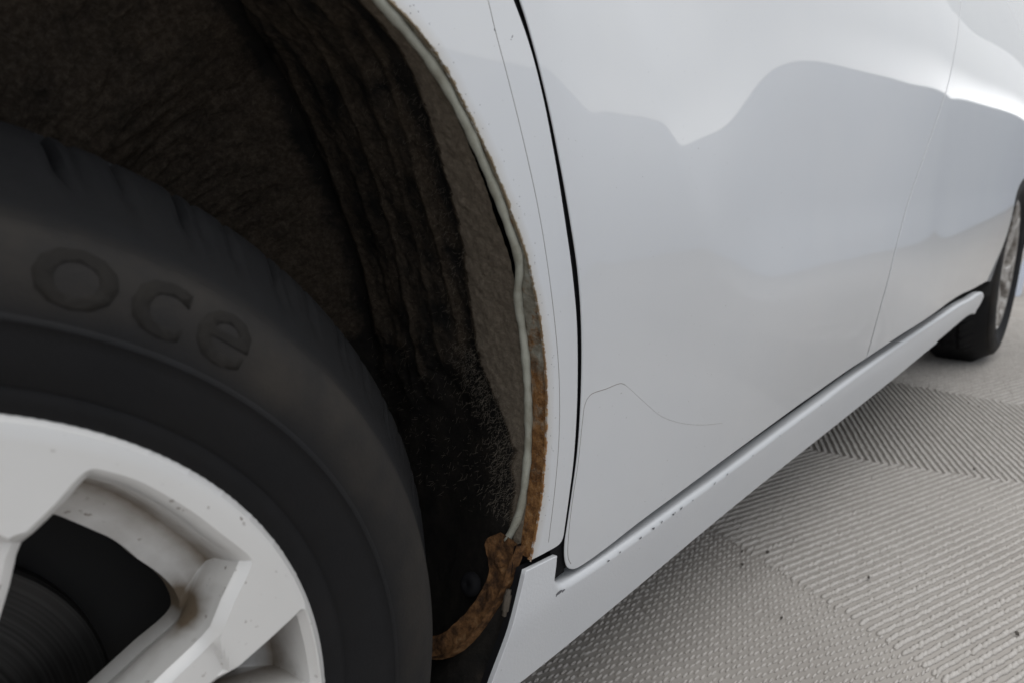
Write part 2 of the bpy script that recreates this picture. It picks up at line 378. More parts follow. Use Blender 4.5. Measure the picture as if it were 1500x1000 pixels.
# front fender
front = [(-.27+.0, .31)]
th_arc = np.arange(196, 52.2, -.6)
outl = join(cat(GAPL, .004), cat(GAPB, .0015), cat(ARCH[::-1], .003), arch_pt(np.arange(52.5, 196, 1.)), cat([(-.272,.30),(-.40,.29),(-.56,.36),(-.60,.55),(-.50,.78),(-.30,.92),(-.05,1.08),(.13,1.15)], .01))
ex = np.concatenate([arch_pt(np.arange(-17, 75, .35), d) for d in ((.0018), .0030, .0048, .0075)])
arch_line = arch_pt(np.arange(-18, 196, .15))
def fscale(x, z):
    rr = math.hypot(x-C0[0], z-C0[1]); return .45 if rr < .345 and z > .2965 else 1.
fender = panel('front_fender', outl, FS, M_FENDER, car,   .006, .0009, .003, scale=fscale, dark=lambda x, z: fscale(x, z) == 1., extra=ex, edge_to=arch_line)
# front door
outl = join(cat(GAPR, .003), cat(BGAP, .006), line((1.70, 1.25), (.9, 1.23), .006), line((.9, 1.23), (.137, 1.15), .006))
cr = np.arange(.44, .78, .003); crx = pch(cr, CZ[::-1], CX[::-1])
ex = np.concatenate([np.stack([crx+d, cr], 1) for d in (-.008, -.004, -.0015, .0015, .004, .008)])
kx = np.arange(.392, .43, .003)
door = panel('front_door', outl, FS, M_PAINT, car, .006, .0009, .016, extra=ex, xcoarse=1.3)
# rear side panel up to and over the rear wheel arch
CR = np.array([W+.06, .19]); RA = .375
ra = lambda a: CR+RA*np.array([math.cos(math.radians(a)), math.sin(math.radians(a))])
outl = join(line((1.7035, 1.25), (1.7035, 1.25), .01), cat([(p[0]+.0035, p[1]) for p in BGAP[::-1]], .008), cat([(1.178,.2925),(1.3324,.3080),(1.5308,.3145),(1.8179,.3105),(2.0033,.3020),(2.12,.298)], .01),
            cat([(2.12,.298),(2.24,.293),(2.325,.283)], .01), np.array([ra(a) for a in np.arange(165, 5, -2.)]), cat([(3.10,.24),(3.25,.32),(3.36,.5),(3.34,.9),(3.26,1.25)], .02), line((3.26,1.25), (1.7035,1.25), .02))
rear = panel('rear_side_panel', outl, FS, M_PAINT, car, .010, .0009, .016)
# sill
LIP = [(.4001,.2672),(.4012,.2640),(.4047,.2600),(.4110,.2572),(.4184,.2560),(.4482,.2540),(.4836,.2530),(.5431,.2525),(.6114,.2525),(.6915,.2525),(.7704,.2540),(.9894,.2632),(1.1224,.2722),(1.3708,.2860),(1.7733,.2970),(1.93,.2915)]
SB = [(.3245,.200),(.332,.1925),(.3633,.1905),(.3977,.1894),(.4985,.1891),(.6283,.1910),(.8023,.1930),(1.0266,.1998),(1.3237,.2175),(1.6042,.237),(1.9,.247),(2.05,.236)]
outl = join(line((.3618,.2906), (.3997,.2866), .002), line((.3997,.2866), (.4001,.2672), .002), cat(LIP, .004), cat([(1.93,.2915),(2.05,.289),(2.11,.281),(2.13,.270)], .006), cat([(2.13,.270),(2.11,.252),(2.05,.236)], .006), cat(SB[::-1], .006), cat([(.3245,.200),(.3302,.2151),(.3460,.250),(.3618,.2906)], .004))
def sillscale(x, z):
    if x < .3996 or z < .238: return .12
    return .25+.75*float(sstep(.285, .262, z)) if x < .403 else 1.
M_SILL = paint('white_sill_paint'); M_SILL.node_tree.nodes['Principled BSDF'].inputs['Coat Roughness'].default_value = .16; M_SILL.node_tree.nodes['Principled BSDF'].inputs['Coat Weight'].default_value = .5
t = NT(M_SILL); t.bump(t.noise(420, 3, .6), .0007, .35)
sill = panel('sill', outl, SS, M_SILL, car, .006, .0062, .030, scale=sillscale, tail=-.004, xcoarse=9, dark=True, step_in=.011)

# dark seals behind the shut lines
def ribbon(name, path, half, dy, m, parent, surf=FS):
    P = np.array(path); T = np.gradient(P, axis=0); T /= np.linalg.norm(T, axis=1)[:, None]; Nn = np.stack([-T[:, 1], T[:, 0]], 1)
    V = []
    for s_ in (-half, half):
        q = P+Nn*s_; V.append(np.stack([q[:, 0], surf(q[:, 0], q[:, 1])+dy, q[:, 1]], 1))
    V = np.stack(V, 1).reshape(-1, 3); return link(name, mesh(name, V, gridfaces(len(P), 2)), m, parent)
mid = [((a[0]+b[0])/2, (a[1]+b[1])/2) for a, b in zip(GAPL[:15], GAPR[:15])]
ribbon('door_seal', cat(mid+[(.4155,.33),(.4120,.305),(.409,.29),(.404,.27),(.4045,.262)], .01), .012, .0030, M_BLACK, car)
ribbon('door_seal', cat([(p[0]+.002, p[1]) for p in BGAP], .02), .012, .005, M_BLACK, car)
ribbon('door_seal', cat([(.40,.27),(.42,.264),(.47,.262),(.6,.264),(.8,.266),(1.0,.272),(1.15,.285),(1.36,.302),(1.56,.308),(1.83,.305),(2.05,.295)], .01), .016, .034, M_BLACK, car)
ribbon('door_seal', [(.362,.2935),(.372,.2925),(.385,.291),(.398,.289),(.41,.286)], .012, .012, M_BLACK, car)

# paint-film edges and chips, lying on the panels
def surfpath(pts, surf, lift, step=.003):
    P = cat(pts, step); return np.stack([P[:, 0], surf(P[:, 0], P[:, 1])-lift, P[:, 1]], 1)
tube('film_edge', surfpath([(.3342,.6697),(.3386,.6514),(.3455,.629),(.3587,.5854),(.3722,.5382),(.3865,.4721),(.3935,.4261),(.3958,.384),(.3939,.3469),(.3905,.315),(.3891,.3021)], FS, 0), .00022, M_LINE, fender, 5)
tube('film_edge', surfpath([(.4212,.2690),(.4165,.2769),(.4150,.2941),(.4170,.3227),(.422,.3552),(.4246,.3878),(.4265,.4020),(.432,.4076),(.4553,.4078),(.4760,.4074),(.4830,.4045)], FS, 0), .00022, M_LINE, door, 5)
tube('film_edge', surfpath([(.4830,.4045),(.4907,.3994),(.5203,.3787),(.5492,.3598),(.5915,.3416),(.6395,.3267),(.684,.3166)], FS, .0), .00010, M_LINE, door, 5)
def flecks(name, spots, surf, m, parent, lift=.00003, label=None):
    V, Fc = [], []
    for x, z, rx, rz, an in spots:
        k0 = len(V); n = 9
        for k in range(n):
            a = 2*math.pi*k/n; q = random.uniform(.55, 1.25); dx, dz = rx*q*math.cos(a), rz*q*math.sin(a)
            c, s_ = math.cos(an), math.sin(an); X, Z = x+dx*c-dz*s_, z+dx*s_+dz*c
            V.append((X, float(surf(X, Z))-lift, Z))
        V.append((x, float(surf(x, z))-lift*1.6, z)); Fc += [(k0+n, k0+k, k0+(k+1) % n) for k in range(n)]
    o = link(name, mesh(name, V, Fc), m, parent, False, kind='stuff')
    return o
sp = [(.4030,.2530,.0045,.0013,0),(.4085,.2520,.003,.001,.1),(.400,.2522,.002,.001,.4)]
for x, z in ((.474,.2490),(.492,.2492),(.527,.2485),(.55,.2488),(.566,.2490),(.588,.2484),(.592,.2487),(.605,.2487),(.63,.2480),(.68,.2490),(.712,.2490),(.78,.250),(.86,.252),(.93,.255),(1.0,.258)): sp.append((x, z, random.uniform(.0012, .0030), random.uniform(.0006, .0014), random.uniform(-.5, .5)))
flecks('paint_chips', sp, SS, M_CHIP, sill)
flecks('dirt_specks', [(random.uniform(.36, 1.2), random.uniform(.17, .24), .0004, .0003, 0) for _ in range(26)], SS, M_CHIP, sill)
flecks('dirt_specks', [(random.uniform(.45, 1.1), random.uniform(.28, .75), .00035, .0003, 0) for _ in range(30)], FS, M_CHIP, door)
flecks('dirt_specks', [(.3535,.652,.0014,.0004,.9),(.3520,.650,.0005,.0004,0),(.3375,.6535,.0006,.0008,0)]+[tuple(arch_pt(np.array(random.uniform(-14, 50)), random.uniform(.003, .012)))+(.0004, .0004, 0) for _ in range(40)], FS, M_CHIP, fender)

# ------------------------------------------------------------------ wheel arch: flange, sealing bead, liner
def dirtmat(name, stops, scale, rough=.9, bump=.001):
    m = mat(name, (.1, .1, .1), rough, spec=.2); t = NT(m); t.set('Base Color', t.ramp(t.noise(scale, 6, .65), stops)); t.bump(t.noise(scale*3, 5, .65), bump); return m
M_RUST = mat('rusty_flange', (.3, .15, .05), .85, spec=.2); t = NT(M_RUST)
th_ = t.attr('theta'); nz = t.noise(60, 5, .65)
rustc = t.ramp(t.noise(120, 8, .78), [(.32, (.050, .024, .011)), (.46, (.155, .072, .026)), (.58, (.27, .135, .050)), (.74, (.38, .27, .16))])
clean = t.ramp(t.noise(120, 5), [(.3, (.15, .125, .09)), (.6, (.30, .29, .24)), (.8, (.38, .38, .34))])
k = t.maprange(t.math('ADD', th_, t.math('MULTIPLY', t.noise(45, 5, .7), 52)), 26, 36, 1, 0)
spot = t.maprange(t.noise(55, 4, .6), .52, .64); k2 = t.math('MULTIPLY', spot, t.maprange(th_, 20, 38, 1, .25))
t.set('Base Color', t.mix(t.math('MAXIMUM', k, k2), clean, rustc)); t.bump(t.noise(220, 6, .75), .0030)
M_BEAD = dirtmat('grey_green_sealant', [(.3, (.20, .19, .15)), (.55, (.33, .33, .28)), (.8, (.42, .42, .37))], 40, .55, .0002)
M_RUSTB = dirtmat('rusty_bracket_steel', [(.33, (.016, .009, .006)), (.44, (.060, .030, .014)), (.56, (.150, .074, .030)), (.74, (.25, .16, .085))], 75, .85, .0022)
BEAD = [(-18.2,.034),(-15.8,.0290),(-12.9,.0225),(-9.2,.0195),(-5.4,.0180),(-3.6,.0175),(3.6,.0175),(8.2,.0172),(12.6,.0170),(15.9,.0165),(18.,.0140),(20.1,.0095),(22.5,.0068),(25.4,.0070),(28.1,.0072),(32.7,.0088),(37,.0094),(40.7,.0112),(44.1,.0138),(47.5,.0160),(52.,.0150),(60,.0150),(100,.015),(196,.015)]
BT = np.array([b[0] for b in BEAD]); BY = np.array([b[1] for b in BEAD])
ths = np.concatenate([np.arange(-17, 75, .4), np.arange(75, 197, 2.)])
fl = arch_pt(ths, .0012); by = np.interp(ths, BT, BY); V = []; TH = []
flv = VN(3)
for p, th, b in zip(fl, ths, by):
    y0 = float(FS(p[0], p[1]))+.0006; rad = (p-C0)/np.linalg.norm(p-C0)
    for s_ in np.linspace(0, 1, 9):
        q = p-rad*(.0018*math.sin(math.pi*s_)*.3)+rad*.0008*float(flv(np.array(th*.8), np.array(s_*5.)))
        V.append((q[0], y0+(b+.003-y0)*s_, q[1])); TH.append(th)
me = mesh('arch_flange', V, gridfaces(len(ths), 9)); at = me.attributes.new('theta', 'FLOAT', 'POINT'); at.data.foreach_set('value', np.array(TH, np.float32))
flange = link('arch_flange', me, M_RUST, fender, label='rusty lower lip of the front wheel arch')
tb = np.concatenate([np.arange(-15.9, 75, .5), np.arange(75, 196, 2.)])
cb = cat(list(zip(BT, BY)), .2); o_ = np.argsort(cb[:, 0]); yb = np.interp(tb, cb[o_, 0], cb[o_, 1]); pb = arch_pt(tb, -.0012)
tube('sealant_bead', np.stack([pb[:, 0], yb, pb[:, 1]], 1), .0030+.0003*np.sin(tb*.9)+.0002*np.sin(tb*2.3), M_BEAD, fender, 10)

# liner: a felt shell swept round the arch, ridged, caked with dirt
M_FELT = mat('dirty_felt_liner', (.05, .04, .03), .95, spec=.08); t = NT(M_FELT)
dirt = t.attr('dirt'); n1 = t.noise(38, 6, .65); n2 = t.noise(260, 5, .7); n3 = t.noise(12, 4, .6)
brown = t.ramp(n2, [(.25, (.050, .040, .029)), (.5, (.118, .096, .073)), (.75, (.20, .168, .133))])
brown = t.mix(t.maprange(dirt, .62, .76), t.mix(.62, brown, (.019, .012, .007)), t.mix(.25, brown, (.26, .225, .18)))      # darker brown inside, paler dust on the band beside the lip
black = t.ramp(n1, [(.3, (.008, .008, .008)), (.6, (.018, .016, .014)), (.8, (.035, .028, .022))])
kk = t.maprange(t.math('ADD', dirt, t.math('ADD', t.math('MULTIPLY', n1, .5), t.math('MULTIPLY', n2, .35))), .72, 1.08)
t.set('Base Color', t.mix(kk, black, brown))
hh = t.math('ADD', t.math('MULTIPLY', n1, .6), t.math('MULTIPLY', n2, .5)); t.bump(hh, .0024, .9)
vn = VN(11); vn2 = VN(12); vn3 = VN(13)
TH2 = np.concatenate([np.arange(-49, 70, .28), np.arange(70, 200, 1.)]); YV = np.concatenate([[.017], np.arange(.020, .262, .00165), [.27, .30]])
TT, YY = np.meshgrid(TH2, YV, indexing='ij')
felt_y = np.interp(TT, [-37,-20,-8,-1.7,2.3,6.6,11.4,16.8,22.4,26.7,31.3,36.9,40.8,46.8,60], [.024,.026,.030,.037,.053,.064,.0655,.064,.0567,.0516,.0486,.0418,.0375,.032,.028])
low = 1-sstep(-5, 10, TT+9*VN(21)(TT*.2, YY*30))                                       # smooth black part near the bottom
yr = YY-felt_y
def rid(th, ys): return np.interp(TT+6*vn3(YY*3, TT*.01), th, ys)+.0025*vn(TT*.12, YY*4)+.0012*vn2(TT*.5, YY*9)
RID = [(rid([-20,7,19,32,41,53,62], [.088,.089,.090,.081,.071,.050,.04]), .0022, .0030, .8), (rid([-20,7,19,32,41,53,62], [.113,.114,.115,.104,.091,.070,.06]), .0026, .0022, .55),
       (rid([-20,6,18,31,40,47,55,62], [.140,.141,.142,.129,.118,.110,.091,.08]), .0030, .0034, .8), (rid([-20,5,16,30,42,55,62], [.167,.167,.165,.152,.142,.118,.10]), .003, .0020, .5),
       (rid([-20,4,14,25,36,47,55,62], [.191,.192,.187,.185,.171,.156,.128,.12]), .0034, .0042, .75)]
y3 = np.interp(TT, [-20,4,14,25,36,47,55,62], [.191,.192,.187,.185,.171,.156,.128,.12])
ridge = 0; crest = 0
for yc, wd, hgt, br in RID:
    g_ = np.exp(-((YY-yc)/wd)**2); ridge = ridge-.5*hgt*g_; crest = np.maximum(crest, br*(.65+.9*vn3(TT*.16, YY*9+yc*50))*np.exp(-((YY-yc+.002)/(wd*2.0))**2)); ridge = ridge+.25*hgt*np.exp(-((YY-yc-.007)/.005)**2)
ridge = (ridge-.0024*vn2(TT*.09, YY*60)-.0009*vn3(TT*1.1, YY*150))*sstep(.0, .012, yr)*(1-.8*low)
deep = sstep(.016, .030, YY-y3+.004*vn3(TT*.2, YY*5)); deep2 = sstep(.02, .05, YY-y3)
groove = np.exp(-((YY-y3-.014)/.006)**2)
wr1 = np.abs(vn2(TT*.42+1.6*vn(TT*.15, YY*40), YY*70+2.5*vn3(TT*.25, YY*30))); wr2 = vn3(TT*.8, YY*160)
wrink = .0015*wr2*(1-.6*low)
RR = archR(TT)+.0005+.004*sstep(0, .01, yr)*(1-low)+.006*groove*(1-low)+ridge-wrink-.004*deep+.02*low*sstep(.03, .12, YY)
RR = RR-.15*sstep(.012, .115, YY-y3)*(1-low)-.10*low*sstep(.19, .29, YY)
YD = YY-(.0065*np.sqrt(wr1+.002)+.0030*wr2)*deep2*(1-low)
X = C0[0]+RR*np.cos(np.radians(TT)); Z = C0[1]+RR*np.sin(np.radians(TT))
me = mesh('arch_liner', np.stack([X, YD, Z], 2).reshape(-1, 3), gridfaces(len(TH2), len(YV)))
d_ = np.where(yr < 0, .74, .40+.20*vn2(TT*.07, YY*45)+.14*vn3(TT*.5, YY*120)+.30*crest-.28*groove)
d_ = .74+(d_-.74)*sstep(-.004, .008, yr+.010*vn(TT*.5, YY*40))
d_ = d_-.22*np.exp(-((yr-.009)/.006)**2)*(1+1.2*vn2(TT*.4, YY*50))+(.30-.25*groove)*deep-.08*wr1*deep2
d_ = np.where(yr > .012, np.minimum(d_, .57), d_)
d_ = d_*sstep(-24, -16, TT)*(1-low*sstep(-.004, .012, yr+.012*vn(TT*.5, YY*60)))
at = me.attributes.new('dirt', 'FLOAT', 'POINT'); at.data.foreach_set('value', d_.astype(np.float32).ravel())
liner = link('arch_liner', me, M_FELT, car, label='brown dirt-caked felt liner inside the front wheel arch')
# inner wall of the wheel house
V = [(C0[0], .292, C0[1])]+[(p[0], .292, p[1]) for p in arch_pt(np.arange(-60, 241, 4.), .02)]
link('wheelhouse_wall', mesh('wheelhouse_wall', V, [(0, k, k+1) for k in range(1, len(V)-1)]), M_FELT, car)
# loose felt fibres at the torn border
def fibres(n):
    V, Fc = [], []
    for _ in range(n):
        th = random.uniform(-14, 46) if random.random() < .45 else random.uniform(-13, 9); fy = float(np.interp(th, [-37,-20,-8,-1.7,2.3,6.6,11.4,16.8,22.4,26.7,31.3,36.9,40.8,46.8], [.024,.026,.030,.037,.053,.064,.0655,.064,.0567,.0516,.0486,.0418,.0375,.032]))
        y = fy+random.gauss(.006, .012) if random.random() < .75 else random.uniform(.06, .19)
        R_ = float(archR(np.array(th)))-random.uniform(.000, .003); a = random.uniform(0, 6.28); L = random.uniform(.001, .0045); wd = .00007; cv = random.uniform(-.002, .002)
        pts = []
        for s_ in (0, .5, 1):
            dy = L*s_*math.cos(a)+cv*s_*s_; dth = math.degrees((L*s_*math.sin(a)-cv*s_*s_)/R_); rr = R_-.003*s_*random.random()
            pts.append((C0[0]+rr*math.cos(math.radians(th+dth)), y+dy, C0[1]+rr*math.sin(math.radians(th+dth))))
        k0 = len(V)
        for p in pts: V += [(p[0], p[1]-wd, p[2]), (p[0], p[1]+wd, p[2]+wd)]
        Fc += [(k0, k0+1, k0+3, k0+2), (k0+2, k0+3, k0+5, k0+4)]
    link('felt_fibres', mesh('felt_fibres', V, Fc), mat('felt_fibre', (.13, .11, .085), .9), liner, False, kind='stuff')
fibres(2600)

# rusty bracket at the foot of the arch, plug, clip, closing plate
def cat2(p, s_): q = cat([(a*.006, b) for a, b in p], .001); return np.stack([q[:, 0]/.006, q[:, 1]], 1)
def cyl(th, y, dr=0.): p = arch_pt(np.array(float(th)), dr); return np.array([p[0], y, p[1]])
outer = cat2([(-15.6,.012),(-18.5,.016),(-21.4,.0185),(-25,.0255),(-28.6,.0339),(-32,.0475),(-33.6,.060),(-34.6,.075),(-35.5,.095)], .5)
inner = cat2([(-15.0,.034),(-17.0,.047),(-20.5,.0375),(-24.5,.043),(-27.5,.052),(-29.8,.0610),(-31.2,.070),(-32,.083),(-33,.10)], .5)
n = 90; 
def resamp(P, n):
    L = np.concatenate([[0], np.cumsum(np.hypot(np.diff(P[:, 0])*.006, np.diff(P[:, 1])))]); t_ = np.linspace(0, L[-1], n)
    return np.stack([np.interp(t_, L, P[:, 0]), np.interp(t_, L, P[:, 1])], 1)
ro = resamp(outer, n); ri = resamp(inner, n)
V = []; vb = VN(5)
for i in range(n):
    for j, s_ in enumerate(np.linspace(0, 1, 13)):
        th, y = ri[i]+(ro[i]-ri[i])*s_; dr = -.004-.0012*abs(float(vb(np.array(i*.31+9), np.array(s_*7.))))-.0035*math.exp(-((s_-.93)/.06)**2)+.0016*float(vb(np.array(i*.14), np.array(s_*4)))+(.006 if j == 12 else 0)
        V.append(cyl(th, y, dr))
bracket = link('mounting_bracket', mesh('mounting_bracket', V, gridfaces(n, 13)), M_RUSTB, car, label='rusty bracket at the foot of the front wheel arch')
def disc_on(name, th, y, rad, h, m, parent, ring=False):
    c = cyl(th, y, -.0045); nr = np.array([C0[0]-c[0], 0, C0[1]-c[2]]); nr /= np.linalg.norm(nr); e1 = np.array([0, 1., 0]); e2 = np.cross(nr, e1)
    prof = [(1.25, 0), (1.2, .5), (.9, .9), (.5, 1.), (.25, .8), (.12, .75)] if not ring else [(1.15, 0), (1.05, .8), (.85, 1.), (.68, .7), (.6, -.2), (.1, -.3)]
    V = [c+nr*(h*b)+rad*a*(math.cos(q)*e1+math.sin(q)*e2) for q in np.arange(0, 6.283, .3927) for a, b in prof]
    return link(name, mesh(name, V, gridfaces(16, len(prof), closed_u=True)), m, parent)
disc_on('plug', -23.0, .051, .0075, .006, M_BLACK, bracket)
disc_on('bolt_hole', -18.6, .030, .0042, .0016, M_RUSTB, bracket)
M_OLIVE = dirtmat('grimy_sill_end', [(.3, (.005, .005, .004)), (.6, (.014, .012, .009)), (.85, (.03, .026, .019))], 50, .7)
ps = cat([(.362,.288),(.355,.262),(.348,.232),(.338,.205),(.322,.19),(.30,.188)], .004); V = []
for i, p in enumerate(ps):
    for y in (.014, .03, .045, .06, .075): V.append((p[0]+.016, y, p[1]))
link('sill_end_plate', mesh('sill_end_plate', V, gridfaces(len(ps), 5)), M_OLIVE, car)
M_CLIP = dirtmat('pale_clip', [(.3, (.10, .08, .06)), (.7, (.22, .19, .155))], 60, .7)
bm = bmesh.new(); bmesh.ops.create_cube(bm, size=1); bmesh.ops.bevel(bm, geom=bm.edges[:], offset=.2, segments=2, affect='EDGES'); me = bpy.data.meshes.new('clip'); bm.to_mesh(me); bm.free()
clip = link('clip', me, M_CLIP, sill); clip.location = (.3515, .014, .266); clip.scale = (.005, .005, .020); clip.rotation_euler = (0, math.radians(14), 0)
# underside and hidden body structure that keeps the light out
box('underbody', (.415, .035, .19), (2.25, 1.55, .27), M_DARK, car)
box('body_shell', (-.52, .30, .24), (3.2, 1.55, .93), M_DARK, car)
box('engine_bay', (-.50, .09, .745), (.40, .30, .86), M_DARK, car)
box('door_cavity', (.44, .075, .27), (2.25, .30, .88), M_DARK, car)

# ------------------------------------------------------------------ wheels (local: X along the car, Y inwards, Z up)
M_SILVER = mat('silver_alloy', (.60, .60, .61), .40, .15, .8, .5, .08); t = NT(M_SILVER)
g = t.noise(55, 5, .6); gr = t.attr('grime'); gg = t.maprange(t.math('ADD', gr, t.math('MULTIPLY', g, .45)), .35, 1.05)
sp_ = t.math('MULTIPLY', t.maprange(t.noise(190, 3, .5), .66, .69, 0, .85), t.maprange(t.noise(22, 3), .48, .62))
col = t.mix(gg, t.mix(t.noise(30, 3), (.63, .62, .60), (.68, .67, .65)), (.15, .115, .08)); t.set('Base Color', t.mix(sp_, col, (.10, .06, .035)))
t.set('Metallic', t.maprange(gg, 0, 1, .12, 0)); t.set('Coat Weight', t.maprange(gg, 0, 1, .8, 0))
WA = [(.0500,.083),(.0614,.113),(.0684,.1312),(.0838,.1440),(.0936,.1530),(.0965,.1548),(.0994,.1554),(.1055,.1523),(.1156,.1454),(.1240,.1375),(.1326,.1283),(.1405,.1190),(.1481,.1088),(.1560,.0985),(.1610,.0915),(.1632,.0870),(.1625,.0845),(.1520,.0680),(.1408,.0495),(.1224,.0383),(.075,.0135),(.055,.012),(.043,.025),(.042,.05)]
HA = [(.0500,.075),(.0600,.100),(.0680,.1180),(.0800,.1215),(.0870,.1222),(.0889,.1216),(.0915,.1200),(.0992,.1130),(.1060,.1065),(.1128,.0997),(.1185,.0920),(.1235,.0840),(.1300,.0755),(.1352,.0674),(.1385,.0605),(.1400,.0550),(.1405,.0530),(.1400,.0455),(.1358,.0404),(.1196,.0325),(.073,.0085),(.055,.008),(.045,.022),(.044,.05)]
def pol(a, r): return (r*math.cos(math.radians(a)), r*math.sin(math.radians(a)))
WB = [pol(12.2,.1545),pol(13.3,.172),pol(14.3,.188),pol(14.6,.1935),pol(13.6,.1955),pol(9,.1955),pol(3,.1955),pol(-1.6,.1955),pol(-2.6,.1935),pol(-2.3,.188),pol(-1.3,.172),pol(-.2,.1545),pol(2.5,.125),pol(6,.12),pol(9.5,.125)]
HB = [pol(12.2,.150),pol(12.8,.158),pol(13,.163),pol(13,.166),pol(12.4,.168),pol(9,.1685),pol(3,.1685),pol(-.6,.168),pol(-1,.166),pol(-1,.163),pol(-.8,.158),pol(-.2,.150),pol(2.5,.126),pol(6,.121),pol(9.5,.126)]
def rotp(P, a): c, s_ = math.cos(a), math.sin(a); return [(x*c-y*s_, x*s_+y*c) for x, y in P]
def refine(P, n):
    P = np.array(P, float); out = []
    for k in range(len(P)):
        p0, p1, p2, p3 = P[k-1], P[k], P[(k+1) % len(P)], P[(k+2) % len(P)]
        d01, d12, d23 = (max(np.linalg.norm(b-a), 1e-6)**.5 for a, b in ((p0, p1), (p1, p2), (p2, p3)))
        m1 = (p2-p1)+d12*((p1-p0)/d01-(p2-p0)/(d01+d12)); m2 = (p2-p1)+d12*((p3-p2)/d23-(p3-p1)/(d12+d23))
        for j in range(n):
            t_ = j/n; out.append((2*t_**3-3*t_**2+1)*p1+(t_**3-2*t_**2+t_)*m1+(-2*t_**3+3*t_**2)*p2+(t_**3-t_**2)*m2)
    return np.array(out)
def facev(x, z):
    rr = np.hypot(x, z); return .0045*(1-sstep(.1485, .1508, rr))+.010*(1-sstep(.03, .12, rr))+.0035*sstep(.1945, .2005, rr)
def make_rim():
    ang = np.arange(0, 360, 1.2); outl = np.array([pol(a, .2008) for a in ang]); holes = []; holes_in = []
    for k in range(5):
        holes.append(refine(rotp(WA, -k*math.radians(72)), 3)); holes_in.append(refine(rotp(HA, -k*math.radians(72)), 3))
        holes.append(refine(rotp(WB, -k*math.radians(72)), 3)); holes_in.append(refine(rotp(HB, -k*math.radians(72)), 3))
    pts = np.array([pol(a, rr) for rr in (.1985, .1965, .193, .189, .1855, .175, .165, .157, .1525, .1510, .1500, .1490, .148, .14, .13, .12, .11, .1, .085, .07, .05, .035, .02) for a in np.arange(0, 360, max(1.5, .3/rr))])
    k = mindist(pts, outl) > .001
    for h in holes: k &= ~inside(pts, h) & (mindist(pts, h) > .0012)
    v, fc = cdt(outl, pts[k], holes)
    V = [np.stack([v[:, 0], facev(v[:, 0], v[:, 1]), v[:, 1]], 1)]; Fc = [tuple(q) for q in fc]; gr = [np.zeros(len(v))]; o = len(v)
    for h, hi in zip(holes, holes_in):
        rows = [(0, None, 0.), (.03, .0004, .0), (.19, .0050, .02), (.25, .0110, .15), (.36, .0290, .55), (.45, .0355, .75), (.60, .0395, .42), (.80, .0430, .22), (1., .0470, .25), (1.04, .060, .9)]
        pin = poly_norm(h)*(-1 if area2(h) > 0 else 1)*.0046; h2 = h+pin
        for t_, vv, g_ in rows:
            q = h+pin*(t_/.19) if t_ < .2 else h2+(hi-h2)*((t_-.19)/.81); y = facev(h[:, 0], h[:, 1]) if vv is None else np.maximum(vv, facev(h[:, 0], h[:, 1])+vv*.8)
            V.append(np.stack([q[:, 0], y+np.zeros(len(q)), q[:, 1]], 1))
            gg = np.full(len(q), g_)
            if len(h) > 60: gg[46:] *= .35
            
            corner = np.exp(-(np.hypot(q[:, 0]-hi[48, 0], q[:, 1]-hi[48, 1])/.010)**2) if len(h) > 60 else 0
            gr.append(gg+1.0*corner*(t_ > .3))
        n = len(h)
        for r_ in range(len(rows)-1):
            for i in range(n): j = (i+1) % n; a = o+r_*n; Fc.append((a+i, a+j, a+n+j, a+n+i))
        o += n*len(rows)
    # outer lip and barrel
    prof = [(.2008, .0035), (.2022, .0052), (.2028, .0078), (.2018, .010), (.197, .0115), (.190, .02), (.182, .05), (.178, .08), (.178, .16), (.20, .17)]
    a2 = np.arange(0, 360, 2.4)
    for a in a2:
        for rr, vv in prof: x, z = pol(a, rr); V.append(np.array([[x, vv, z]]))
    gr.append(np.repeat([[0, .0, .1, .3, .6, .8, .9, 1, 1, 1]], len(a2), 0).ravel())
    Fc += gridfaces(len(a2), len(prof), o, True)
    V = np.concatenate(V); me = mesh('wheel', V, Fc); fix_normals(me)
    at = me.attributes.new('grime', 'FLOAT', 'POINT'); at.data.foreach_set('value', np.concatenate([np.ravel(q) for q in gr]).astype(np.float32))
    me.polygons.foreach_set('use_smooth', [True]*len(me.polygons))
    me.set_sharp_from_angle(angle=math.radians(24))
    return me
M_TYRE = mat('tyre_rubber', (.02, .02, .021), .7, spec=.2); t = NT(M_TYRE)
n1 = t.noise(16, 5, .6); rad_ = t.attr('band')
dust = t.math('MULTIPLY', t.maprange(n1, .30, .70), rad_)
col = t.mix(dust, t.mix(t.noise(70, 4), (.0055, .0057, .0064), (.0095, .0098, .0112)), (.026, .0225, .019)); t.set('Base Color', col); t.bump(t.noise(500, 3), .0004, .6)
TYP = [(.0120,.190),(.0060,.1965),(.0015,.2000),(-.0005,.2040),(-.0015,.2075),(-.0010,.2105),(-.0035,.2130),(-.0075,.2210),(-.0105,.2310),(-.0114,.2360),(-.0124,.2366),(-.0124,.2385),(-.0116,.2392),(-.0118,.2440),(-.0113,.2510),(-.0092,.2600),(-.0060,.2670),(-.0030,.2710),(.0000,.2735),(.0010,.2728),(.0100,.2790),(.0190,.2840),(.0290,.2905),(.0390,.2975),(.0500,.3065),(.0580,.3120),(.0640,.3138),(.0655,.3080),(.0730,.3080),(.0745,.3145),(.0950,.3150),(.1050,.3145),(.1065,.3080),(.1140,.3080),(.1155,.3130),(.1300,.3105),(.1450,.3040),(.1580,.2920),(.1680,.2780),(.1720,.2550),(.1660,.2200),(.1600,.190)]
def sidewall_v(rr): P = np.array(TYP[:18]); return np.interp(rr, P[:, 1], P[:, 0])
